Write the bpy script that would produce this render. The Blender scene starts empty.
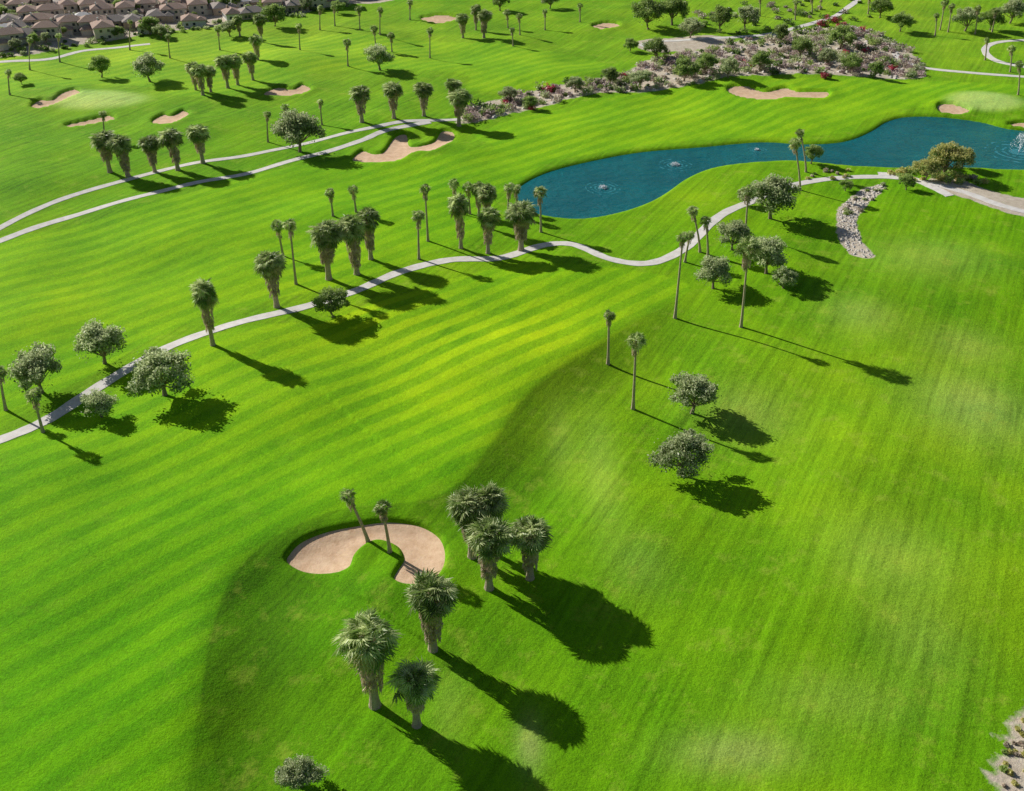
import bpy, math, random
import numpy as np
from mathutils import Vector, Matrix
random.seed(7); rng=np.random.default_rng(7)
scene=bpy.context.scene
C=90.0; TH=math.radians(33.2); F=1000.0; CX,CY=512.0,395.5
ct,st=math.cos(TH),math.sin(TH)

# ---------- survey helpers (photo measurement -> world metres on the terrain) ----------
def flat(px,py,z=0.0):
    a=(px-CX)/F; b=-(py-CY)/F
    dx=a; dy=ct+b*st; dz=-st+b*ct
    t=(z-C)/dz
    return dx*t,dy*t
def proj(x,y,z):
    dz=z-C; zc=y*ct-dz*st; yc=y*st+dz*ct
    return CX+F*x/zc, CY-F*yc/zc, zc
def smooth(a,b,x):
    t=np.clip((x-a)/(b-a),0,1); return t*t*(3-2*t)
def catmull(pts,closed,n=6):
    P=np.array(pts,float); N=len(P); out=[]
    rngk=range(N) if closed else range(N-1)
    for i in rngk:
        if closed: p0,p1,p2,p3=P[i-1],P[i],P[(i+1)%N],P[(i+2)%N]
        else: p0,p1,p2,p3=P[max(i-1,0)],P[i],P[i+1],P[min(i+2,N-1)]
        for k in range(n):
            t=k/n
            out.append(0.5*((2*p1)+(-p0+p2)*t+(2*p0-5*p1+4*p2-p3)*t*t+(-p0+3*p1-3*p2+p3)*t**3))
    if not closed: out.append(P[-1])
    return np.array(out)
def sdf_poly(P,X,Y,m):
    out=np.full(X.shape,float(m))
    sel=(X>P[:,0].min()-m)&(X<P[:,0].max()+m)&(Y>P[:,1].min()-m)&(Y<P[:,1].max()+m)
    if not sel.any(): return out
    x=X[sel]; y=Y[sel]; d=np.full(x.shape,1e18); ins=np.zeros(x.shape,bool)
    for i in range(len(P)):
        ax,ay=P[i]; bx,by=P[(i+1)%len(P)]
        ex,ey=bx-ax,by-ay; L=ex*ex+ey*ey+1e-9
        t=np.clip(((x-ax)*ex+(y-ay)*ey)/L,0,1)
        d=np.minimum(d,(x-ax-t*ex)**2+(y-ay-t*ey)**2)
        c=((ay>y)!=(by>y))
        if ay!=by: ins^=c&(x<(bx-ax)*(y-ay)/(by-ay)+ax)
    d=np.sqrt(d); d[ins]*=-1
    out[sel]=np.minimum(d,m); return out
def line_d(P,W,X,Y,m):
    """signed distance to open line and weight of nearest point; + = right of travel"""
    D=np.full(X.shape,float(m)); S=np.zeros(X.shape); 
    sel=(X>P[:,0].min()-m)&(X<P[:,0].max()+m)&(Y>P[:,1].min()-m)&(Y<P[:,1].max()+m)
    x=X[sel]; y=Y[sel]; d=np.full(x.shape,1e18); s=np.zeros(x.shape); w=np.zeros(x.shape)
    for i in range(len(P)-1):
        ax,ay=P[i]; bx,by=P[i+1]; ex,ey=bx-ax,by-ay; L=ex*ex+ey*ey+1e-9
        t=np.clip(((x-ax)*ex+(y-ay)*ey)/L,0,1)
        dd=(x-ax-t*ex)**2+(y-ay-t*ey)**2
        b=dd<d; d=np.where(b,dd,d)
        s=np.where(b,np.sign(ex*(y-ay)-ey*(x-ax)),s)
        w=np.where(b,W[i]+(W[i+1]-W[i])*t,w)
    D[sel]=np.sqrt(d)*s; S[sel]=w
    return D,S

# ---------- terrain definition ----------
ridge_px=[(690,285,0),(640,320,.4),(570,365,.9),(522,402,1),(497,440,1),(455,490,.9),(400,508,.5),(330,518,.5),(270,545,.8),(235,580,1),(215,630,1),(203,700,1),(190,790,1),(178,870,1)]
rp=catmull([flat(a,b)+(w,) for a,b,w in ridge_px],False,5)
RP=rp[:,:2]; RW=rp[:,2]
pond_px=[(513,193),(525,181),(550,170),(590,160),(640,151),(700,146),(760,141),(800,143),(832,142),(852,138),(870,130),(885,121),(905,116),(940,116),(980,121),(1010,128),(1045,132),(1065,150),(1045,168),(1010,170),(970,168),(900,168),(850,166),(820,163),(790,161),(750,163),(715,168),(690,178),(670,192),(650,203),(620,213),(585,219),(550,217),(525,209)]
POND=catmull([flat(a,b,-.3) for a,b in pond_px],True,5)
bumps=[]  # x,y,sx,sy,amp
for px,py,rx,ry,a in [(340,640,8,8,1.1),(372,590,5,4,.6),(700,215,14,8,1.3),(450,560,6,6,.5),(600,560,14,14,.7),(770,260,12,12,1.2),(385,120,12,9,1.3),(455,150,10,8,1.0),(620,470,8,16,.8),(100,100,22,18,1.3),(980,100,20,15,1.3),(770,75,25,14,1.5),(560,215,8,5,.4),(860,320,14,12,1.0),(950,600,18,14,.7),(250,740,8,10,-.6),
  (300,60,18,14,1.4),(540,75,20,14,1.2),(200,130,20,12,1.2),(40,180,18,12,1.0),(330,215,16,10,.9),(560,290,14,10,.8),(740,350,12,14,.9),(830,230,12,10,1.1),(960,270,16,12,.9),(860,480,14,18,.8),(60,40,20,16,1),(900,110,14,10,.8),(250,400,14,10,.5)]:
    x,y=flat(px,py); bumps.append((x,y,rx,ry,a))
waves=[(random.uniform(0,6.28),random.uniform(18,60),random.uniform(0,6.28)) for _ in range(14)]
def hbase(X,Y):
    X=np.atleast_1d(np.asarray(X,float)); Y=np.atleast_1d(np.asarray(Y,float))
    h=np.zeros(X.shape)
    for a,l,p in waves:
        h+=0.0027*l*np.sin((X*math.cos(a)+Y*math.sin(a))*6.283/l+p)
    d,w=line_d(RP,RW,X,Y,90)
    h+=-1.1*w*np.tanh((d*1.0-2.4)/4.0)*np.exp(-np.abs(d)/30)*(1-smooth(70,90,np.abs(d)))
    for bx,by,sx,sy,a in bumps:
        h+=a*np.exp(-((X-bx)/sx)**2-((Y-by)/sy)**2)
    sp=sdf_poly(POND,X,Y,30)
    h*=smooth(1,22,sp)*0.9+0.1*smooth(-1,6,sp)
    r=np.sqrt(X*X+Y*Y); h*=1-smooth(600,1000,r)
    return h
def G(px,py):
    x,y=flat(px,py)
    for _ in range(4):
        z=float(hbase(x,y)[0]); x,y=flat(px,py,z)
    return x,y,z
bunk_px=[
 ([(283,562),(287,550),(300,538),(325,528),(355,522),(390,518),(422,523),(442,535),(449,552),(445,570),(428,583),(405,585),(390,578),(394,568),(400,558),(395,547),(380,541),(368,544),(358,553),(352,566),(335,574),(305,574)],.3),
 ([(350,160),(362,149),(380,152),(393,136),(408,133),(412,145),(430,142),(440,130),(456,132),(452,142),(435,150),(415,152),(400,160),(375,163)],.6),
 ([(725,88),(745,84),(765,90),(785,86),(800,90),(830,91),(824,98),(790,97),(770,100),(740,97)],.8),
 ([(936,104),(950,102),(972,109),(962,114),(940,112)],.8),
 ([(150,120),(163,113),(172,114),(182,109),(191,113),(176,122),(155,124)],.7),
 ([(28,106),(40,98),(50,99),(60,92),(75,88),(82,92),(70,97),(55,104),(40,108)],.7),
 ([(63,124),(85,119),(110,114),(116,119),(92,124),(70,127)],.7),
 ([(262,92),(278,86),(292,88),(302,83),(313,88),(300,94),(270,96)],.7),
 ([(418,18),(440,14),(462,17),(440,23)],1),
 ([(590,25),(608,21),(622,25),(602,29)],1),
 ([(1005,124),(1020,121),(1040,124),(1030,128)],.8),
]
BUNK=[(catmull([G(*p)[:2] for p in P],True,5),r) for P,r in bunk_px]
def H(X,Y):
    X=np.atleast_1d(np.asarray(X,float)); Y=np.atleast_1d(np.asarray(Y,float))
    h=hbase(X,Y)
    for P,r in BUNK:
        s=sdf_poly(P,X,Y,8)
        k=1+ (r-.3)*0.5
        h+=np.where(s<8,.22*k*np.exp(-((s-.6)/2.0)**2)*(s>-3),0)*smooth(-1.5,.2,s)
        h-=0.8*k*smooth(0.0,1.1*k,-s)
    s=sdf_poly(POND,X,Y,12)
    h-=2.2*smooth(0,4,-s+0.6)
    return h

# ---------- material helpers ----------
def newmat(name):
    m=bpy.data.materials.new(name); m.use_nodes=True; nt=m.node_tree
    return m,nt,nt.nodes['Principled BSDF'],nt.nodes['Material Output']
def N(nt,t,**k):
    n=nt.nodes.new(t)
    for a,b in k.items(): setattr(n,a,b)
    return n
def math_(nt,op,a,b=None,c=None):
    n=N(nt,'ShaderNodeMath',operation=op)
    for i,v in enumerate((a,b,c)):
        if v is None: continue
        if isinstance(v,(int,float)): n.inputs[i].default_value=v
        else: nt.links.new(v,n.inputs[i])
    return n.outputs[0]
def noise(nt,vec,scale,detail=4,rough=.6):
    n=N(nt,'ShaderNodeTexNoise'); n.inputs['Scale'].default_value=scale; n.inputs['Detail'].default_value=detail; n.inputs['Roughness'].default_value=rough
    if vec is not None: nt.links.new(vec,n.inputs['Vector'])
    return n.outputs['Fac']
def mixc(nt,f,a,b,bt='MIX'):
    n=N(nt,'ShaderNodeMix',data_type='RGBA',blend_type=bt)
    for s,v in ((n.inputs[0],f),(n.inputs[6],a),(n.inputs[7],b)):
        if isinstance(v,(int,float)): s.default_value=v
        elif isinstance(v,tuple): s.default_value=v if len(v)==4 else v+(1,)
        else: nt.links.new(v,s)
    return n.outputs[2]
def mrange(nt,v,a,b,c,d):
    n=N(nt,'ShaderNodeMapRange'); nt.links.new(v,n.inputs[0])
    for i,q in enumerate((a,b,c,d)): n.inputs[i+1].default_value=q
    return n.outputs[0]
def bump(nt,h,dist,strength=1.0):
    b=N(nt,'ShaderNodeBump'); b.inputs['Distance'].default_value=dist; b.inputs['Strength'].default_value=strength
    nt.links.new(h,b.inputs['Height']); return b.outputs[0]
def simple(name,c1,c2,scale,rough=.9,bd=0.0,bscale=None,spec=.2):
    m,nt,p,o=newmat(name); tc=N(nt,'ShaderNodeTexCoord').outputs['Object']
    f=mrange(nt,noise(nt,tc,scale,5),.3,.7,0,1)
    nt.links.new(mixc(nt,f,c1,c2),p.inputs['Base Color']); p.inputs['Roughness'].default_value=rough
    p.inputs['Specular IOR Level'].default_value=spec
    if bd: nt.links.new(bump(nt,noise(nt,tc,bscale or scale*2,4),bd),p.inputs['Normal'])
    return m
def leafmat(name,c1,c2,tr=.3,sc=1.2):
    m,nt,p,o=newmat(name); tc=N(nt,'ShaderNodeTexCoord').outputs['Object']
    oi=N(nt,'ShaderNodeObjectInfo').outputs['Random']
    f=mrange(nt,noise(nt,tc,sc,3),.35,.65,0,1)
    col=mixc(nt,f,c1,c2)
    g=math_(nt,'MULTIPLY_ADD',oi,.35,.86)
    n=N(nt,'ShaderNodeVectorMath',operation='SCALE'); nt.links.new(col,n.inputs[0]); nt.links.new(g,n.inputs['Scale'])
    nt.links.new(n.outputs[0],p.inputs['Base Color']); p.inputs['Roughness'].default_value=.45; p.inputs['Specular IOR Level'].default_value=.45
    t=N(nt,'ShaderNodeBsdfTranslucent'); nt.links.new(n.outputs[0],t.inputs[0])
    mx=N(nt,'ShaderNodeMixShader'); mx.inputs[0].default_value=tr
    nt.links.new(p.outputs[0],mx.inputs[1]); nt.links.new(t.outputs[0],mx.inputs[2]); nt.links.new(mx.outputs[0],o.inputs[0])
    return m
M_palm_l=leafmat('palm_frond_light',(.46,.55,.22),(.70,.76,.40),.48)
M_palm_g=leafmat('palm_frond_green',(.13,.22,.04),(.27,.37,.10),.45)
M_palm_y=leafmat('palm_frond_yellowing',(.42,.40,.15),(.60,.54,.27),.45)
M_skirt=leafmat('dead_frond_thatch',(.36,.28,.19),(.64,.53,.38),.22)
M_trunk=simple('palm_trunk_bark',(.36,.28,.20),(.55,.45,.34),3,bd=.05,bscale=8)
M_bark=simple('tree_bark',(.20,.15,.10),(.32,.26,.19),4,bd=.03)
M_olive_l=leafmat('leaf_grey_green_light',(.40,.47,.23),(.64,.69,.40),.5,.8)
M_olive_d=leafmat('leaf_grey_green_dark',(.13,.20,.06),(.25,.32,.11),.45,.8)
M_green_l=leafmat('leaf_green_light',(.28,.41,.10),(.44,.55,.17),.5,.8)
M_green_d=leafmat('leaf_green_dark',(.09,.18,.03),(.18,.28,.06),.45,.8)
M_tan=leafmat('dry_brush_tan',(.46,.40,.31),(.66,.57,.47),.3)
M_mauve=leafmat('dry_brush_mauve',(.48,.36,.35),(.62,.50,.47),.3)
M_red=leafmat('bougainvillea_flower',(.50,.05,.10),(.66,.12,.19),.35)
M_yel=leafmat('leaf_yellow_green',(.55,.55,.16),(.70,.66,.28),.45)

def coll_add(o,parent=None):
    scene.collection.objects.link(o)
    if parent: o.parent=parent
    return o
def mk(name,verts,faces,mats,mi=None,smooth_=False):
    me=bpy.data.meshes.new(name); me.from_pydata(verts,[],faces)
    for m in mats: me.materials.append(m)
    if mi is not None: me.polygons.foreach_set('material_index',np.asarray(mi,np.int32))
    if smooth_: me.polygons.foreach_set('use_smooth',np.ones(len(me.polygons),bool))
    me.update(); return me

# ---------- terrain mesh ----------
ys=[flat(512,py)[1] for py in np.arange(850,-6,-1.5)]
near=list(np.linspace(-150,ys[0],40)[:-1])
far=[flat(512,py)[1] for py in np.arange(-8,-215,-3.0)]
f2=list(np.geomspace(far[-1]*1.1,9000,14))
YS=np.array(near+ys+far+f2)
s_in=np.linspace(-1.12,1.12,740); s_out=1.12+np.geomspace(.01,9,34)
SS=np.concatenate([-s_out[::-1],s_in,s_out])
def halfw(y): return 512*(y*ct+C*st)/F
WY=np.array([max(halfw(y),40) for y in YS])
X=(SS[None,:]*WY[:,None]); Y=np.repeat(YS[:,None],len(SS),1)
nr,nc=X.shape; Xf=X.ravel(); Yf=Y.ravel()
Z=H(Xf,Yf)
co=np.stack([Xf,Yf,Z],1).astype(np.float32)
idx=np.arange(nr*nc).reshape(nr,nc)
q=np.stack([idx[:-1,:-1],idx[:-1,1:],idx[1:,1:],idx[1:,:-1]],-1).reshape(-1,4).astype(np.int32)
me=bpy.data.meshes.new('golf_course_ground')
me.vertices.add(nr*nc); me.vertices.foreach_set('co',co.ravel())
me.loops.add(q.size); me.loops.foreach_set('vertex_index',q.ravel())
me.polygons.add(len(q)); me.polygons.foreach_set('loop_start',np.arange(0,q.size,4,dtype=np.int32))
try: me.polygons.foreach_set('loop_total',np.full(len(q),4,np.int32))
except Exception: pass
me.update(calc_edges=True); me.validate()
me.polygons.foreach_set('use_smooth',np.ones(len(me.polygons),bool))

tint=np.tile(np.array([.17,.44,.002]),(nr*nc,1))
def ell(px,py,rx,ry):
    x,y=flat(px,py); s=F/(y*ct+C*st); y2=flat(px,py+1)[1]
    return x,y,rx/s,ry*abs(y-y2)
def blob(px,py,rx,ry,col,a,p=1):
    x,y,sx,sy=ell(px,py,rx,ry)
    w=a*np.exp(-(((Xf-x)/sx)**2+((Yf-y)/sy)**2)**p)
    tint[:]=tint*(1-w[:,None])+np.array(col)*w[:,None]
blob(100,690,330,220,(.115,.37,.001),.85)
blob(120,280,300,100,(.26,.51,.002),.7)
blob(470,340,220,75,(.33,.56,.003),.85)
blob(700,130,260,60,(.27,.54,.006),.7)
blob(150,40,400,50,(.36,.57,.03),.7)
blob(850,20,250,50,(.34,.56,.03),.7)
blob(900,450,280,260,(.26,.51,.008),.9)
blob(760,640,150,110,(.16,.42,.003),.6)
blob(420,700,120,110,(.15,.38,.004),.5)
blob(780,300,110,40,(.17,.42,.004),.5)
blob(60,180,120,25,(.17,.43,.003),.4)
for a in [(975,408,55,34,.65),(965,345,40,18,.4),(860,318,34,18,.45),(742,412,45,26,.45),(890,560,60,40,.3),(640,565,30,30,.25),(930,260,60,20,.35),(600,470,20,60,.3),(450,700,20,40,.2),(840,700,80,30,.25),(920,640,50,40,.25),(560,440,14,40,.25)]:
    blob(a[0],a[1],a[2],a[3],(.44,.58,.12),a[4])
blob(735,752,60,22,(.46,.52,.16),.5); blob(530,740,14,30,(.46,.48,.18),.5)
blob(690,205,90,20,(.32,.58,.004),.7)
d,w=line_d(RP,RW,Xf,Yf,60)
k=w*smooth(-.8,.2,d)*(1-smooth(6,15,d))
tint*=(1-.30*k)[:,None]  # darker rough below the ridge, with the slope's shade painted into the tint
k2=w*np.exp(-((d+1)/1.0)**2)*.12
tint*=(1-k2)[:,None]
stripe=np.zeros(nr*nc)
def addstripe(P,a):
    global stripe
    s=sdf_poly(catmull([flat(*p) for p in P],True,5),Xf,Yf,6)
    stripe=np.maximum(stripe,a*smooth(.6,-.6,s))
FW1=[(690,285),(640,322),(570,367),(522,404),(497,442),(455,492),(400,506),(330,518),(270,545),(235,580),(215,630),(203,700),(190,830),(-200,860),(-160,500),(-40,460),(40,432),(105,395),(160,360),(240,332),(320,320),(420,290),(500,268),(600,268)]
FW2=[(-80,330),(-60,250),(60,228),(200,190),(330,160),(440,158),(520,140),(640,120),(760,112),(840,110),(760,134),(640,146),(540,165),(500,195),(480,235),(420,258),(340,285),(240,308),(160,335),(60,390),(-60,430)]
FW3=[(-40,60),(200,40),(330,35),(440,40),(600,60),(560,85),(470,90),(460,75),(330,72),(200,100),(120,85),(-40,95)]
FW4=[(480,130),(600,100),(700,85),(900,80),(1080,92),(1080,112),(930,108),(870,118),(840,134),(700,140),(560,160),(515,180),(500,150)]
addstripe(FW1,.9); addstripe(FW2,.9); addstripe(FW3,.8); addstripe(FW4,.9)
x0,y0,a0,b0=ell(440,345,210,70); stripe*=.6+.6*np.exp(-((Xf-x0)/a0)**2-((Yf-y0)/b0)**2)
inf=np.clip(stripe/.5,0,1); ringd=np.exp(-((inf-.45)/.25)**2)
tint*=(.84+.16*inf-.12*ringd)[:,None]
blob(100,102,46,9,(.52,.72,.18),.9,3); blob(985,104,38,8,(.52,.72,.18),.9,3)
gr=np.zeros(nr*nc)
for a in ((100,102,46,9),(985,104,38,8)):
    x_,y_,sx_,sy_=ell(*a); gr=np.maximum(gr,np.exp(-(((Xf-x_)/sx_)**2+((Yf-y_)/sy_)**2)**3))
stripe*=1-gr
dirt=np.zeros(nr*nc)
def adddirt(P,soft,z=0):
    global dirt
    s=sdf_poly(catmull([flat(*p) for p in P],True,5),Xf,Yf,14)
    dirt=np.maximum(dirt,np.clip(.5-s/soft,0,1))
DES=[(455,122),(480,104),(520,92),(580,84),(625,72),(650,60),(700,50),(750,38),(800,30),(860,30),(905,48),(925,70),(915,78),(860,78),(800,78),(740,80),(690,86),(640,92),(580,98),(520,112),(480,122)]
adddirt(DES,6)
HS=[(-260,60),(0,58),(60,50),(90,44),(140,36),(240,22),(345,6),(420,-12),(420,-60),(-400,-90)]
adddirt(HS,6)
WASH=[(836,214),(846,200),(864,188),(884,184),(880,194),(868,204),(857,222),(862,242),(876,258),(852,256),(838,238)]
adddirt(WASH,2.5)
adddirt([(930,178),(960,180),(1000,195),(1060,205),(1060,222),(1010,214),(960,198),(930,190)],3)
adddirt([(992,775),(1006,735),(1040,695),(1120,700),(1120,850),(985,850)],9)
adddirt([(640,42),(700,36),(730,40),(700,50),(650,52)],6)
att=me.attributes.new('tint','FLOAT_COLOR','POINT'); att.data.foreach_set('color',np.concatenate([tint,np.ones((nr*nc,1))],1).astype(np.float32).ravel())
for nm,ar in (('stripe',stripe),('dirt',dirt),('rough',1-inf)):
    at=me.attributes.new(nm,'FLOAT','POINT'); at.data.foreach_set('value',ar.astype(np.float32))
m,nt,p,o=newmat('mown_grass')
pos=N(nt,'ShaderNodeNewGeometry').outputs['Position']
def attr(n,s='Fac'):
    a=N(nt,'ShaderNodeAttribute'); a.attribute_name=n; return a.outputs[s]
def rotscale(rot,sc):
    mp=N(nt,'ShaderNodeMapping'); mp.inputs['Rotation'].default_value=(0,0,rot); nt.links.new(pos,mp.inputs['Vector'])
    m2=N(nt,'ShaderNodeMapping'); m2.inputs['Scale'].default_value=sc; nt.links.new(mp.outputs[0],m2.inputs['Vector'])
    return m2.outputs[0]
sx=N(nt,'ShaderNodeSeparateXYZ'); nt.links.new(rotscale(math.radians(-42),(1,1,1)),sx.inputs[0])
warp=math_(nt,'ADD',math_(nt,'MULTIPLY',math_(nt,'SUBTRACT',noise(nt,pos,.010,1),.5),11.0),math_(nt,'MULTIPLY',noise(nt,pos,.5,3),.5))
ph=math_(nt,'ADD',sx.outputs[1],warp)
sn=math_(nt,'SINE',math_(nt,'MULTIPLY',ph,6.283/4.7))
sq=mrange(nt,sn,-.35,.35,-1,1)
stv=math_(nt,'MULTIPLY',sq,math_(nt,'MULTIPLY',attr('stripe'),mrange(nt,noise(nt,pos,.03,2),.35,.65,.08,.19)))
n1=mrange(nt,noise(nt,pos,.05,4,.6),.3,.7,-.17,.17)
n2=mrange(nt,noise(nt,pos,1.3,5,.7),.3,.7,-.15,.15)
rg=attr('rough')
n3=math_(nt,'MULTIPLY',mrange(nt,noise(nt,rotscale(math.radians(-62),(.04,1.0,1)),1.0,4,.65),.3,.7,-.30,.30),math_(nt,'MULTIPLY_ADD',rg,.6,.3))
n4=mrange(nt,noise(nt,pos,6,2,.7),.3,.7,-.24,.24)
tot=math_(nt,'ADD',math_(nt,'ADD',math_(nt,'ADD',stv,n1),math_(nt,'ADD',n2,n3)),math_(nt,'ADD',n4,1.0))
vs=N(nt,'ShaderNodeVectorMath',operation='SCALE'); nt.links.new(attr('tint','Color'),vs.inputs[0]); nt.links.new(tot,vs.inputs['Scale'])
# lighter stripes lean yellow, dark ones green
yel=N(nt,'ShaderNodeVectorMath',operation='MULTIPLY'); nt.links.new(vs.outputs[0],yel.inputs[0]); 
cx=N(nt,'ShaderNodeCombineXYZ'); nt.links.new(math_(nt,'ADD',math_(nt,'MULTIPLY_ADD',stv,.9,1.0),math_(nt,'MULTIPLY',n1,.9)),cx.inputs[0]); cx.inputs[1].default_value=1; cx.inputs[2].default_value=1
nt.links.new(cx.outputs[0],yel.inputs[1])
fl=math_(nt,'MULTIPLY',mrange(nt,noise(nt,pos,.22,5,.72),.54,.76,0,.50),math_(nt,'MULTIPLY_ADD',rg,.75,.25))
col=mixc(nt,fl,yel.outputs[0],(.44,.55,.06))
dcol=mixc(nt,mrange(nt,noise(nt,pos,.6,5),.3,.7,0,1),(.50,.42,.32),(.70,.62,.50))
df=mrange(nt,math_(nt,'ADD',attr('dirt'),math_(nt,'MULTIPLY',math_(nt,'SUBTRACT',noise(nt,pos,.35,4),.5),.9)),.45,.6,0,1)
col=mixc(nt,df,col,dcol)
nt.links.new(col,p.inputs['Base Color']); p.inputs['Roughness'].default_value=.9; p.inputs['Specular IOR Level'].default_value=.1
hb=math_(nt,'ADD',noise(nt,pos,2.5,4,.7),math_(nt,'MULTIPLY',noise(nt,pos,.25,2),.8))
nt.links.new(bump(nt,hb,.15,.8),p.inputs['Normal'])
me.materials.append(m)
coll_add(bpy.data.objects.new('golf_course_ground',me))

# ---------- sand bunkers ----------
msand,nt,p,o=newmat('bunker_sand'); pos=N(nt,'ShaderNodeNewGeometry').outputs['Position']
nt.links.new(mixc(nt,mrange(nt,noise(nt,pos,.7,6,.7),.3,.7,0,1),(.64,.42,.26),(.86,.63,.43)),p.inputs['Base Color']); p.inputs['Roughness'].default_value=.95; p.inputs['Specular IOR Level'].default_value=.1
nt.links.new(bump(nt,noise(nt,pos,2.2,5,.7),.09,.8),p.inputs['Normal'])
for P,r in BUNK:
    k=1+(r-.3)*.5
    xs=np.arange(P[:,0].min(),P[:,0].max()+r,r); yy=np.arange(P[:,1].min(),P[:,1].max()+r,r)
    gx,gy=np.meshgrid(xs,yy); fx,fy=gx.ravel(),gy.ravel()
    s=sdf_poly(P,fx,fy,5)
    z=hbase(fx,fy)-.30*k-.16*smooth(.3,3,-s)
    ok=(s<-.05).reshape(gx.shape); n=gx.shape[1]; faces=[]
    for i in range(gx.shape[0]-1):
        for j in range(n-1):
            if ok[i,j] and ok[i,j+1] and ok[i+1,j] and ok[i+1,j+1]:
                a=i*n+j; faces.append((a,a+1,a+1+n,a+n))
    me=mk('sand_bunker',list(zip(fx,fy,z)),faces,[msand],smooth_=True)
    coll_add(bpy.data.objects.new('sand_bunker',me))

# ---------- pond ----------
mw,nt,p,o=newmat('pond_water'); pos=N(nt,'ShaderNodeNewGeometry').outputs['Position']
nt.links.new(mixc(nt,mrange(nt,noise(nt,pos,.04,4),.3,.7,0,1),(.001,.105,.135),(.004,.18,.20)),p.inputs['Base Color'])
p.inputs['Roughness'].default_value=.12; p.inputs['IOR'].default_value=1.33
nt.links.new(bump(nt,math_(nt,'ADD',noise(nt,pos,1.0,6,.7),math_(nt,'MULTIPLY',noise(nt,pos,.2,3),2)),.25,1.0),p.inputs['Normal'])
me=mk('pond_water',[(a,b,-.5) for a,b in POND],[list(range(len(POND)))],[mw])
coll_add(bpy.data.objects.new('pond_water',me))
mfo=simple('water_foam',(.75,.8,.82),(.9,.92,.95),2,rough=.5)
mrip=simple('water_ripple',(.01,.20,.24),(.08,.32,.36),2,rough=.2)
def fountain(px,py,R,hj):
    x,y=flat(px,py,-.5)
    root=coll_add(bpy.data.objects.new('pond_fountain',None)); root.location=(x,y,-.5)
    v=[];f=[]
    for i in range(int(160*R)):
        t=random.random(); a=random.uniform(0,6.283); rr=R*.55*t*random.uniform(.7,1.1); z=hj*4*t*(1-t)*random.uniform(.7,1)+.05
        s=.12; c=np.array([rr*math.cos(a),rr*math.sin(a),z]); b=len(v)
        for _ in range(3): v.append(tuple(c+rng.normal(0,s,3)))
        f.append((b,b+1,b+2))
    coll_add(bpy.data.objects.new('spray',mk('spray',v,f,[mfo])),root)
    for ri,(r0,r1) in enumerate(((0,.55),(.8,.95),(1.25,1.38),(1.8,1.9))):
        v=[];f=[];n=40
        for i in range(n):
            a=6.283*i/n
            for r in (r0*R,r1*R): v.append((r*math.cos(a)*random.uniform(.92,1.08),r*math.sin(a)*random.uniform(.92,1.08),.006))
        for i in range(n):
            if ri and random.random()<.25: continue
            b=2*i; c=2*((i+1)%n); f.append((b,b+1,c+1,c))
        coll_add(bpy.data.objects.new('ripple_ring_%d'%ri,mk('ripple',v,f,[mrip])),root)
fountain(603,188,2.2,.4); fountain(675,165,2.2,.4); fountain(1019,152,4.5,5); fountain(757,150,1.3,.3)

# ---------- paths ----------
mpath=simple('concrete_path',(.64,.60,.56),(.84,.81,.77),.7,bd=.01)
masph=simple('asphalt',(.10,.10,.105),(.16,.16,.165),.5)
def ribbon(name,pts,width,mat,up=.06):
    P=catmull([G(*p)[:2] for p in pts],False,10)
    T=np.gradient(P,axis=0); T/=np.linalg.norm(T,axis=1)[:,None]+1e-9; Nn=np.stack([-T[:,1],T[:,0]],1)
    v=[]; f=[]; offs=(-.5,-.5,-.17,.17,.5,.5)
    for i in range(len(P)):
        for j,o_ in enumerate(offs):
            w=width*(o_)*(1+.05*math.sin(i*1.3)); q_=P[i]+Nn[i]*w; v.append([q_[0],q_[1],0])
    v=np.array(v); v[:,2]=H(v[:,0],v[:,1])+up
    n=len(offs); v[0::n,2]-=.3; v[n-1::n,2]-=.3
    for i in range(len(P)-1):
        for j in range(n-1):
            a=i*n+j; f.append((a,a+1,a+1+n,a+n))
    coll_add(bpy.data.objects.new(name,mk(name,[tuple(a) for a in v],f,[mat])))
ribbon('cart_path',[(-60,462),(0,440),(45,421),(100,386),(160,351),(230,325),(300,308),(355,291),(400,272),(450,260),(500,258),(545,245),(575,245),(610,259),(650,263),(685,248),(712,222),(745,204),(790,186),(840,178),(900,178),(960,191),(1000,205),(1040,216)],2.3,mpath)
ribbon('cart_path',[(-60,262),(0,241),(60,220),(130,199),(190,184),(250,173),(310,156),(360,141),(385,131),(430,122)],2.1,mpath)
ribbon('cart_path',[(-60,262),(0,228),(60,200),(130,179),(190,164),(250,155),(320,140),(370,128),(410,121),(468,119)],1.8,mpath,.066)
ribbon('cart_path',[(-40,66),(0,62),(50,59),(90,50),(150,44)],2.4,mpath)
ribbon('cart_path',[(640,46),(665,41),(740,37),(810,24),(850,6),(870,-10)],2.6,mpath)
ribbon('cart_path',[(850,26),(885,38),(900,58),(940,70),(1040,78)],2.6,mpath)
ribbon('cart_path',[(1040,70),(1000,62),(985,50),(1000,42),(1040,40)],2.4,mpath)
ribbon('cart_path',[(878,174),(905,176),(930,186),(950,196)],2.4,mpath,.072)
ribbon('street',[(-120,30),(0,22),(80,30),(180,12),(300,-4)],7,masph,.05)
ribbon('street',[(0,22),(60,5),(140,-8)],7,masph,.055)

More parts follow.
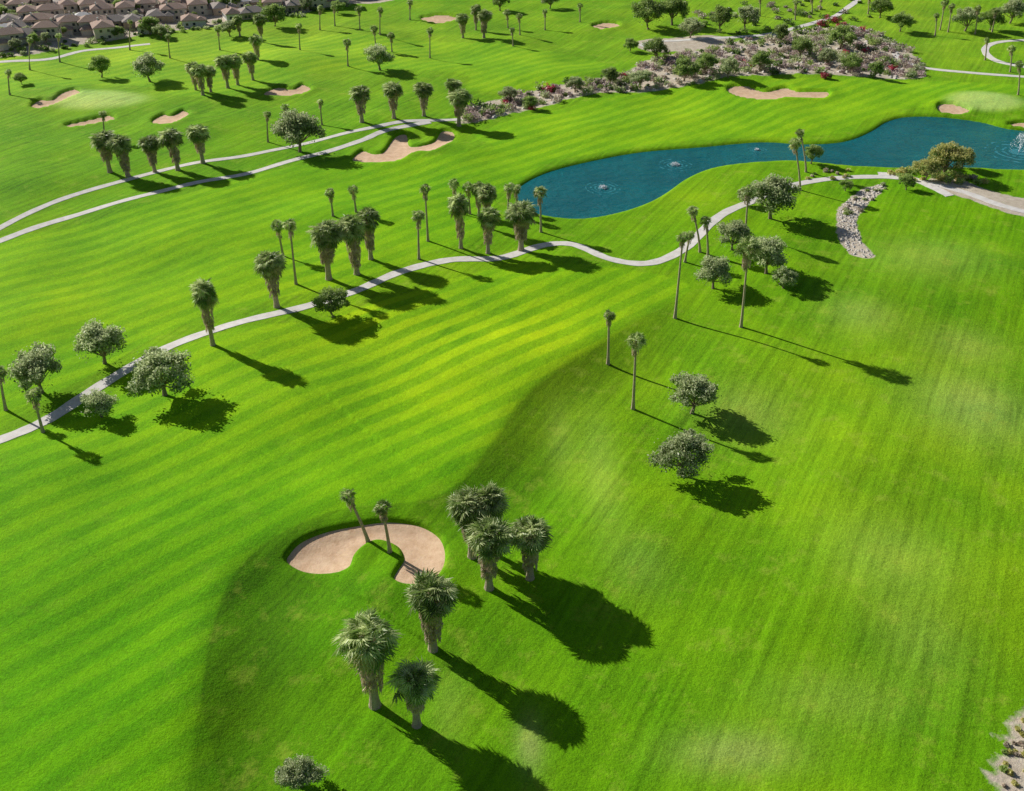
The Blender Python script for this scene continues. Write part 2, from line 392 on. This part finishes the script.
# ---------- vegetation builders ----------
def frond_tpl(n=11,spread=75,pet=.45,tipdrop=.14):
    v=[];f=[]
    v+=[(0,-.012,0),(0,.012,0),(pet,.01,.02),(pet,-.01,.02)]; f.append((0,1,2,3))
    da=math.radians(spread)*2/n; R=1-pet
    for i in range(n):
        a=-math.radians(spread)+da*(i+.5); c,s=math.cos(a),math.sin(a); hw=.5*R*math.tan(da/2)*.9
        bz=.02; b=len(v); tl=.85+.3*((i*7)%5)/4
        zz=.06 if i%2 else -.02
        v+=[(pet,0,bz),(pet+.5*R*c-hw*s,.5*R*s+hw*c,bz+.03),(pet+R*c*tl,R*s*tl,-tipdrop-.06*abs(s)),(pet+.5*R*c+hw*s,.5*R*s-hw*c,bz+zz-.02)]
        f.append((b,b+1,b+2,b+3))
    return np.array(v),f
FT=frond_tpl(13,100,.58,.08); FTs=frond_tpl(9,95,.5,.08); DT=frond_tpl(5,28,.35)
class MB:
    def __init__(s): s.v=[];s.f=[];s.m=[];s.n=0
    def add(s,v,f,m):
        s.v.append(np.asarray(v,float)); s.f+=[tuple(i+s.n for i in q) for q in f]; s.m+=[m]*len(f); s.n+=len(v)
    def mesh(s,name,mats): return mk(name,np.concatenate(s.v).tolist(),s.f,mats,s.m)
def orient(dirv,roll=0):
    x=np.array(dirv,float); x/=np.linalg.norm(x); up=np.array([0,0,1.0])
    if abs(x[2])>.97: up=np.array([1.0,0,0])
    y=np.cross(up,x); y/=np.linalg.norm(y); z=np.cross(x,y)
    c,s=math.cos(roll),math.sin(roll)
    return np.stack([x,c*y+s*z,-s*y+c*z],0)
def tube(mb,pts,rad,mi,n=8):
    pts=[np.array(p,float) for p in pts]; v=[];f=[]
    for i,pt in enumerate(pts):
        d_=pts[min(i+1,len(pts)-1)]-pts[max(i-1,0)]; M=orient(d_)
        for k in range(n):
            a=6.283*k/n; v.append(pt+rad[i]*(math.cos(a)*M[1]+math.sin(a)*M[2]))
    for i in range(len(pts)-1):
        for k in range(n):
            f.append((i*n+k,i*n+(k+1)%n,(i+1)*n+(k+1)%n,(i+1)*n+k))
    f.append(tuple((len(pts)-1)*n+k for k in range(n)))
    mb.add(v,f,mi)
def crown(mb,c,R,nf,tpl,rs,lo=-45):
    for i in range(nf):
        u=(i+.5)/nf; sz=math.sin(math.radians(lo))+(1-math.sin(math.radians(lo)))*u
        el=math.asin(min(1,sz)); az=i*2.39996+rs.uniform(-.4,.4); el+=rs.uniform(-.2,.2)
        d_=(math.cos(el)*math.cos(az),math.cos(el)*math.sin(az),math.sin(el))
        L=R*rs.uniform(.62,1.14)*(1.0 if el<.9 else .85)
        M=orient(d_,rs.uniform(-1.1,1.1))
        v=tpl[0]*L; v=v@M; v[:,2]-=.06*R*(np.linalg.norm(v[:,:2],axis=1)/R)**2*1.3
        q_=rs.random()
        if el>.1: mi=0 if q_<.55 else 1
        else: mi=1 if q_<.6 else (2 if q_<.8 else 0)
        mb.add(v+np.array(c),tpl[1],mi)
PM=[M_palm_l,M_palm_g,M_palm_y,M_skirt,M_trunk]
def fat_palm(seed,Hh=13.,R=3.4):
    rs=random.Random(seed); mb=MB()
    lx,ly=rs.uniform(-.6,.6),rs.uniform(-.5,.5)
    ax=lambda t:np.array([lx*t*t,ly*t*t,Hh*t])
    zc=(Hh-R*.88)/Hh
    tube(mb,[ax(t)-np.array([0,0,.3 if t==0 else 0]) for t in (0,.03,.1,.3,.5,zc)],[.8,.62,.52,.47,.42,.3],4,10)
    t0=rs.uniform(.14,.34); prof=lambda t:.52+(R*.50-.52)*min(1,max(0,(t-t0)/(zc-t0)))**1.25
    ts=np.linspace(t0,zc-.02,7); tube(mb,[ax(t) for t in ts],[prof(t)*rs.uniform(.58,.74) for t in ts],3,11)
    for i in range(250):
        t=rs.uniform(t0+.03,zc); a=rs.uniform(0,6.283); r=prof(t)*.72
        d_=(math.cos(a)*.42,math.sin(a)*.42,-1); M=orient(d_,rs.uniform(-.6,.6))
        v=(DT[0]*rs.uniform(1.0,2.1))@M+ax(t)+np.array([r*math.cos(a),r*math.sin(a),.5])
        mb.add(v,DT[1],3 if rs.random()<.93 else 2)
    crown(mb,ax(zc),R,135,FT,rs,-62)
    return mb.mesh('fan_palm_tree',PM)
FAT=[fat_palm(i) for i in range(8)]
def scale_at(x,y,z=0): return F/(y*ct+(C-z)*st)
def solveH(x,y,z0,top):
    lo,hi=.5,45
    for _ in range(40):
        m_=(lo+hi)/2
        if proj(x,y,z0+m_)[1]>top: lo=m_
        else: hi=m_
    return lo
cnt=0
def put_fat(bx,by,top,w):
    global cnt
    x,y,z=G(bx,by); Hh=solveH(x,y,z,top); s=scale_at(x,y,z+Hh*.75); D=w/s
    o=bpy.data.objects.new('fan_palm_tree',FAT[cnt%len(FAT)]); cnt+=1; coll_add(o)
    o.location=(x,y,float(H(x,y)[0])-.05); k=D/6.7
    o.scale=(k,k,Hh/13.2); o.rotation_euler=(0,0,random.uniform(0,6.28))
def put_thin(bx,by,tx,top,w):
    x,y,z=G(bx,by); Hh=solveH(x,y,z,top); s=scale_at(x,y,z+Hh); R=max(w/s/2,.9)*1.15; z=float(H(x,y)[0])
    Hc=Hh-R*.5
    px=proj(x,y,z+Hc)[0]; lx=(tx-px)/s; lx=max(-3,min(3,lx))
    rs=random.Random(int(bx*13+by)); mb=MB(); ly=rs.uniform(-.3,.3)
    ax=lambda t:np.array([lx*t**1.3,ly*t*t,Hc*t])
    ts=[0,.04,.15,.4,.7,1]; tube(mb,[ax(t)-np.array([0,0,.3 if t==0 else 0]) for t in ts],[.42,.32,.25,.21,.18,.18],4,7)
    for i in range(50):
        t=1-rs.uniform(0,1.2*R/Hc); a=rs.uniform(0,6.283); M=orient((math.cos(a)*.5,math.sin(a)*.5,-1),rs.uniform(-.5,.5))
        mb.add((DT[0]*R*rs.uniform(.5,.75))@M+ax(t)+np.array([.15*math.cos(a),.15*math.sin(a),0]),DT[1],3)
    crown(mb,ax(1),R,48,FTs,rs,-50)
    o=coll_add(bpy.data.objects.new('slender_fan_palm_tree',mb.mesh('slender_fan_palm_tree',PM))); o.location=(x,y,z)
def leaves(c,r,n,size,rs,flat_=1.0):
    p_=rs.normal(0,1,(n,3)); p_/=np.linalg.norm(p_,axis=1)[:,None]; p_*=(rs.random((n,1))**.5)*np.array(r)
    a=rs.normal(0,1,(n,3)); a/=np.linalg.norm(a,axis=1)[:,None]; b=np.cross(a,rs.normal(0,1,(n,3))); b/=np.linalg.norm(b,axis=1)[:,None]
    s=size*rs.uniform(.6,1.3,(n,1)); p_=p_+np.array(c)
    return np.stack([p_-a*s,p_+b*s*.5,p_+a*s,p_-b*s*.5],1).reshape(-1,3)
def qf(n): return [(4*i,4*i+1,4*i+2,4*i+3) for i in range(n)]
def broad(seed,mats,Hh=7.,W=8.):
    rs=np.random.default_rng(seed); mb=MB(); R=W/2
    th=Hh*.2; fk=np.array([rs.uniform(-.3,.3),rs.uniform(-.3,.3),th])
    tube(mb,[(0,0,-.3),(0,0,.2),tuple(fk*.6),tuple(fk)],[.4,.3,.24,.22],2,8)
    ncl=32; ax_,ay_=rs.uniform(.85,1.12,2)
    for i in range(ncl):
        az=i*2.4+rs.uniform(-.6,.6); el=rs.uniform(-.3,1.4); rr=rs.uniform(.45,.9)
        c=np.array([R*ax_*rr*math.cos(el)*math.cos(az),R*ay_*rr*math.cos(el)*math.sin(az),Hh*.52+Hh*.44*rr*math.sin(el)])
        if i%2==0:
            mid=fk*.5+c*.5+rs.uniform(-.3,.3,3); tube(mb,[fk,mid,c],[.13,.08,.03],2,5)
        cr=R*rs.uniform(.16,.36)
        n=int(160*(cr/1.0)**1.7)+30; n1_=int(n*.62)
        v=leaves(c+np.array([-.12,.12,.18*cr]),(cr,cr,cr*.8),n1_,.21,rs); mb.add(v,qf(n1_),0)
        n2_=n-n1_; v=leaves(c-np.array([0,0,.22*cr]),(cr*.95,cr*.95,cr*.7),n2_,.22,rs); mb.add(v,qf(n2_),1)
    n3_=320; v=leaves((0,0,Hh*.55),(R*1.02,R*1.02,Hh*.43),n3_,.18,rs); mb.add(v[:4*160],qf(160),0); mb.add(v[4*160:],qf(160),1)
    return mb.mesh('broadleaf',mats+[M_bark])
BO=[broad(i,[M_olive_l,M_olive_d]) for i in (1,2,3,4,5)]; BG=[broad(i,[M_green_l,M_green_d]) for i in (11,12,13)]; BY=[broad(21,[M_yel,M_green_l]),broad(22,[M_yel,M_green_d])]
bcount=0
def put_broad(cx,cy,w,kind='o',nm=None):
    """cx,cy = crown centre on photo"""
    global bcount
    s0=F/(flat(cx,cy)[1]*ct+C*st); D=w/s0; Hh=D*random.uniform(.78,.92)
    x,y,z=G(cx,cy+0.5*Hh*s0*.8)
    bank={'o':BO,'g':BG,'y':BY}[kind]; bcount+=1
    o=bpy.data.objects.new(nm or {'o':'olive_tree','g':'broadleaf_tree','y':'desert_willow_tree'}[kind],bank[bcount%len(bank)]); coll_add(o)
    o.location=(x,y,float(H(x,y)[0])-.05); k=D/7.7; o.scale=(k*random.uniform(.95,1.08),k*random.uniform(.92,1.08),Hh/7.0); o.rotation_euler=(0,0,random.uniform(0,6.28))

for a in [(375,705,618,66),(417,725,663,54),(433,649,575,56),(489,588,520,52),(530,578,516,48),(472,557,490,50),(490,552,482,42),
 (213,345,276,29),(277,307,249,34),(329,279,219,38),(357,274,213,34),(371,259,205,28),(461,248,190,24),(487,228,182,22),(488,253,205,26),(521,250,200,37),(479,215,180,16),
 (110,172,129,29),(128,176,133,28),(155,172,134,24),(178,170,126,27),(203,163,123,26),
 (362,122,84,25),(394,118,80,24),(424,116,80,22),(459,126,88,26),(453,104,78,20),
 (203,95,62,19),(211,92,64,16),(228,88,53,20),(238,85,52,18),(253,80,50,17),(196,90,60,16),
 (262,42,12,14),(258,60,33,15),(463,38,12,15),(484,38,8,17),(476,30,3,12),(240,36,14,12)]: put_fat(*a)
for a in [(368,541,348,492,18),(390,553,382,505,18),(296,284,290,221,15),(283,256,277,222,14),(333,216,330,190,11),(356,212,353,187,11),(419,259,418,212,14),(428,241,425,186,13),
 (541,232,540,188,15),(470,214,468,184,12),(456,212,454,181,12),(508,214,509,184,12),(517,210,516,186,10),(43,432,34,390,18),(6,410,0,368,14),
 (608,364,609,312,13),(633,409,636,336,19),(675,318,683,234,13),(741,327,748,240,26),(700,252,693,208,12),(708,256,706,218,12),(745,236,748,186,15),(800,190,790,140,13),(806,172,799,130,10),(685,262,690,232,10),
 (268,142,267,112,8),(287,126,285,105,9),(322,125,320,100,7),(348,66,347,40,9),(376,50,374,26,8),(392,52,391,33,8),(430,58,430,28,8),(360,30,359,6,8),(380,35,380,8,7),(410,20,410,0,7),(520,35,519,14,7),(508,28,507,10,8),(513,46,512,28,6),(545,30,545,10,6),
 (580,22,580,4,6),(940,30,945,0,8),(948,32,952,4,7),(935,36,937,14,6),(975,34,978,6,7),(992,32,996,8,8),(868,14,870,-6,8),(820,10,822,-8,8),(812,14,812,-6,8),(795,20,796,0,7),(760,16,760,-4,6),(985,60,987,38,6),(1010,72,1012,46,8),(320,30,320,6,7),(335,26,334,4,7),(220,50,218,26,8),(300,50,299,24,7),(170,58,168,34,6),(10,95,8,70,7),(105,138,103,112,8),(1018,95,1020,62,9),(60,62,58,34,6),(130,50,130,20,6),(30,70,30,38,6)]: put_thin(*a)
for a in [(105,346,50,'o'),(165,375,62,'o'),(42,372,56,'o'),(102,405,36,'o'),(333,305,38,'g'),(770,202,46,'o'),(732,238,38,'o'),(766,258,42,'o'),(713,275,40,'o'),(783,279,26,'o'),(692,396,54,'o'),(681,455,58,'o'),
 (811,156,22,'g'),(300,136,44,'o'),(150,71,32,'o'),(102,69,24,'g'),(22,80,14,'g'),(380,60,30,'o'),(943,163,40,'y'),(925,172,26,'y'),(962,160,24,'y'),(906,184,18,'g'),(934,158,22,'y'),(845,186,14,'g'),(302,772,44,'o'),
 (648,18,34,'g'),(672,14,30,'g'),(690,30,22,'o'),(655,52,24,'g'),(630,46,14,'g'),(720,22,26,'g'),(745,20,26,'o'),(800,50,24,'g'),(760,64,22,'g'),(850,66,22,'g'),(900,24,22,'g'),(965,22,26,'o'),(990,22,24,'g'),(1010,14,26,'o'),(780,36,20,'g'),(728,70,22,'o'),(684,72,26,'g'),(640,80,22,'o'),(880,10,24,'g'),(840,40,26,'g'),(150,28,22,'g'),(275,18,24,'g'),(230,30,18,'o'),(500,4,20,'g'),(550,2,18,'o'),(745,198,20,'o'),(510,96,20,'o'),(530,104,16,'g'),(575,86,18,'o'),(610,78,20,'g'),(705,66,22,'g'),(825,58,20,'o'),(875,72,18,'g')]: put_broad(*a)

# ---------- scrub, bushes ----------
def in_poly(P,x,y): return sdf_poly(P,np.array([x]),np.array([y]),5)[0]<-.3
def shrub_mass(name,poly,n,mats,wts,rmin,rmax,leafn=34,mapped=True):
    P=catmull([flat(*p) for p in poly],True,4); rs=np.random.default_rng(5); mb=MB(); k=0;t=0
    while k<n and t<n*40:
        t+=1; x=rs.uniform(P[:,0].min(),P[:,0].max()); y=rs.uniform(P[:,1].min(),P[:,1].max())
        if not in_poly(P,x,y): continue
        k+=1; r=rs.uniform(rmin,rmax); z=float(H(x,y)[0]); mi=int(rs.choice(len(mats),p=wts))
        for j in range(3):
            c=(x+rs.uniform(-.5,.5)*r,y+rs.uniform(-.5,.5)*r,z+r*.4)
            mb.add(leaves(c,(r*.75,r*.75,r*.55),leafn,.24+.08*r,rs),qf(leafn),mi)
    coll_add(bpy.data.objects.new(name,mb.mesh(name,mats)))
shrub_mass('desert_scrub',DES,560,[M_tan,M_mauve,M_olive_l,M_green_d,M_green_l,M_red],[.28,.25,.19,.12,.15,.01],.7,2.4)
shrub_mass('dry_brush',[(1000,760),(1010,730),(1060,700),(1100,800),(1000,810)],110,[M_yel,M_tan,M_green_l],[.5,.25,.25],.15,.45,20)
shrub_mass('waterside_shrubs',[(890,170),(930,170),(975,176),(985,186),(940,184),(900,180)],40,[M_yel,M_green_l,M_tan],[.4,.4,.2],.6,1.6)
shrub_mass('waterside_shrubs',[(800,176),(850,168),(862,176),(820,182)],14,[M_yel,M_green_l,M_tan],[.3,.4,.3],.4,.9)
shrub_mass('wash_shrubs',[(838,212),(850,198),(880,184),(890,190),(866,206),(856,222)],16,[M_olive_l,M_green_l,M_tan],[.4,.3,.3],.3,.9)
shrub_mass('hedge_planting',[(690,12),(760,2),(860,0),(880,18),(830,22),(760,32),(700,34)],60,[M_green_d,M_green_l,M_tan],[.4,.3,.3],.8,2.0)
shrub_mass('garden_hedge',[(-40,60),(60,53),(140,38),(240,25),(345,9),(340,3),(240,16),(140,30),(60,44),(-40,52)],120,[M_green_d,M_green_l,M_olive_l],[.45,.3,.25],.7,1.8)
def bush(px,py,r,mt):
    rs=np.random.default_rng(int(px)); x,y,z=G(px,py); mb=MB()
    for j in range(9):
        c=(rs.uniform(-.7,.7)*r,rs.uniform(-.5,.5)*r,r*rs.uniform(.25,.6))
        mb.add(leaves(c,(r*.5,r*.5,r*.4),60,.3,rs),qf(60),0 if j%4 else 1)
    o=coll_add(bpy.data.objects.new('bougainvillea_bush',mb.mesh('bougainvillea_bush',[mt,M_green_d]))); o.location=(x,y,z)
for a in [(822,26,2.6),(832,22,2.8),(842,28,2.2),(826,78,1.8),(865,52,1.8),(893,70,1.6),(622,78,1.6)]: bush(*a,M_red)
mst=simple('river_stone',(.46,.42,.37),(.78,.73,.67),1.5)
mb=MB(); P=catmull([flat(*p) for p in WASH],True,4); k=0
def stone(mb,x,y,r):
    z=float(H(x,y)[0])
    base=np.array([(1,0,0),(.4,.9,0),(-.6,.8,0),(-1,-.1,0),(-.3,-.9,0),(.6,-.7,0),(.5,.1,.6),(-.3,.3,.65),(0,-.4,.55)])*r*rng.uniform(.75,1.25,(9,3))+np.array([x,y,z])
    mb.add(base,[(0,1,6),(1,2,7),(1,7,6),(2,3,7),(3,4,8),(3,8,7),(4,5,8),(5,0,6),(5,6,8),(6,7,8)],0)
while k<520:
    x=random.uniform(P[:,0].min(),P[:,0].max()); y=random.uniform(P[:,1].min(),P[:,1].max())
    if not in_poly(P,x,y): continue
    k+=1; stone(mb,x,y,random.uniform(.12,.42))
coll_add(bpy.data.objects.new('river_stones',mb.mesh('river_stones',[mst])))
mb=MB(); PD=catmull([flat(*p) for p in DES],True,4); k=0
while k<600:
    x=random.uniform(PD[:,0].min(),PD[:,0].max()); y=random.uniform(PD[:,1].min(),PD[:,1].max())
    if not in_poly(PD,x,y): continue
    k+=1; stone(mb,x,y,random.uniform(.25,.9))
coll_add(bpy.data.objects.new('desert_boulders',mb.mesh('desert_boulders',[mst])))

# ---------- houses ----------
mwalls=[simple('stucco_cream',(.62,.55,.45),(.70,.63,.53),.6),simple('stucco_white',(.70,.68,.64),(.78,.76,.72),.6),simple('stucco_tan',(.45,.36,.27),(.52,.43,.33),.6)]
mroofs=[simple('roof_tile_terracotta',(.36,.25,.20),(.50,.37,.30),1.5,bd=.05,bscale=3),simple('roof_tile_brown',(.28,.24,.22),(.42,.37,.33),1.5,bd=.05,bscale=3),simple('roof_gravel_pale',(.60,.58,.57),(.76,.74,.72),1.5)]
mgl=simple('window_glass',(.03,.04,.05),(.05,.06,.08),1,rough=.1,spec=.6); mdoor=simple('garage_door',(.55,.52,.48),(.6,.57,.53),1)
def box(x0,x1,y0,y1,z0,z1):
    v=[(x,y,z) for z in (z0,z1) for x,y in ((x0,y0),(x1,y0),(x1,y1),(x0,y1))]
    return v,[(0,3,2,1),(4,5,6,7),(0,1,5,4),(1,2,6,5),(2,3,7,6),(3,0,4,7)]
def multi(name,bs,mat):
    mb=MB()
    for b in bs: mb.add(*box(*b),0)
    return mb.mesh(name,[mat])
def hip(mb,x0,x1,y0,y1,z,h):
    o_=.6; x0-=o_;x1+=o_;y0-=o_;y1+=o_; t=.25
    if x1-x0>=y1-y0: d_=(y1-y0)/2; r=[(x0+d_*.9,(y0+y1)/2),(x1-d_*.9,(y0+y1)/2)]; F_=[(4,5,9,8),(5,6,9),(6,7,8,9),(7,4,8)]
    else: d_=(x1-x0)/2; r=[((x0+x1)/2,y0+d_*.9),((x0+x1)/2,y1-d_*.9)]; F_=[(4,5,8),(5,6,9,8),(6,7,9),(7,4,8,9)]
    v=[(x0,y0,z),(x1,y0,z),(x1,y1,z),(x0,y1,z),(x0,y0,z+t),(x1,y0,z+t),(x1,y1,z+t),(x0,y1,z+t)]+[(a,b,z+t+h) for a,b in r]
    mb.add(v,F_+[(3,2,1,0),(0,1,5,4),(1,2,6,5),(2,3,7,6),(3,0,4,7)],0)
HM={}
def house(px,py,rot,var):
    x,y,z=G(px,py)
    root=coll_add(bpy.data.objects.new('stucco_house',None)); root.location=(x,y,z-.1); root.rotation_euler=(0,0,rot); root.scale=(.62,.62,.78)
    key=var
    if key not in HM:
        rr=random.Random(var); w=rr.uniform(6,8); dd=rr.uniform(4.5,6); g=rr.uniform(3,4); zt=3.2 if var%3 else 5.6
        walls=multi('walls',[(-w,w,-dd,dd,0,zt),(-w+.5,-w+2*g,-dd-4.5,-dd-.003,0,2.9)],mwalls[var%3])
        mb=MB(); hip(mb,-w,w,-dd,dd,zt,2.1); hip(mb,-w+.5,-w+2*g,-dd-4.5,-dd+1,2.9,1.4); roof=mb.mesh('roof',[mroofs[(var*2)%3 if var%4 else 0]])
        wn=[]
        for fl_ in range(1 if zt<4 else 2):
            zz=1+2.7*fl_
            for q_ in (.0,2.6): wn.append((q_+.9,q_+2.4,-dd-.05,-dd+.1,zz,zz+1.3))
            for q_ in (-5,-2,2,4.2): wn.append((q_,q_+1.6,dd-.1,dd+.05,zz,zz+1.3))
            for q_ in (-3,1.2): wn.append((w-.1,w+.05,q_,q_+1.5,zz,zz+1.2)); wn.append((-w-.05,-w+.1,q_,q_+1.5,zz,zz+1.2))
        win=multi('windows',wn,mgl)
        door=multi('garage_door',[(-w+1.2,-w+2*g-.7,-dd-4.56,-dd-4.4,.05,2.3)],mdoor)
        ch=multi('chimney',[(w*.4,w*.4+.9,1.2,2.1,zt+.8,zt+3.0)],mwalls[(var+1)%3])
        HM[key]=[('walls',walls),('roof',roof),('windows',win),('garage_door',door),('chimney',ch)]
    for n_,mm in HM[key]: coll_add(bpy.data.objects.new(n_,mm),root)
hp=[]
for row in range(6):
    for i in range(19):
        a=-20+i*21+(row%2)*8; b=53-a*.152-row*9.2+(2 if i%2 else 0)
        if b>-14 and b<52-.14*a and a<360-row*5: hp.append((a,b))
for i,(a,b) in enumerate(hp): house(a+random.uniform(-2,2),b+random.uniform(-1,1),.35+random.choice([0,math.pi/2,math.pi])+random.uniform(-.15,.15),random.randint(0,6))
for i in range(90):
    a,b=random.choice(hp); put_broad(a+random.uniform(-14,14),b+random.uniform(-8,5),random.uniform(8,16),random.choice('ogg'))

# ---------- light, sky, camera ----------
EL=math.radians(29.5); sd=Vector((-.806*math.cos(EL),.592*math.cos(EL),math.sin(EL)))
L=bpy.data.lights.new('sun','SUN'); L.energy=5; L.angle=math.radians(.5); L.color=(1,.96,.89)
lo=coll_add(bpy.data.objects.new('sun',L)); lo.rotation_euler=(-sd).to_track_quat('-Z','Y').to_euler()
w=bpy.data.worlds.new('World'); scene.world=w; w.use_nodes=True; nt=w.node_tree
sk=nt.nodes.new('ShaderNodeTexSky'); sk.sky_type='NISHITA'; sk.sun_disc=False; sk.sun_elevation=EL; sk.sun_rotation=math.atan2(-.806,.592)
nt.links.new(sk.outputs[0],nt.nodes['Background'].inputs[0]); nt.nodes['Background'].inputs[1].default_value=.05
cam=bpy.data.cameras.new('camera'); cam.lens=F/1024*36; cam.sensor_width=36; cam.clip_end=20000; cam.clip_start=.5
co_=coll_add(bpy.data.objects.new('camera',cam)); co_.location=(0,0,C); co_.rotation_euler=(math.pi/2-TH,0,0)
scene.camera=co_
scene.view_settings.view_transform='Standard'; scene.view_settings.look='None'; scene.view_settings.exposure=0
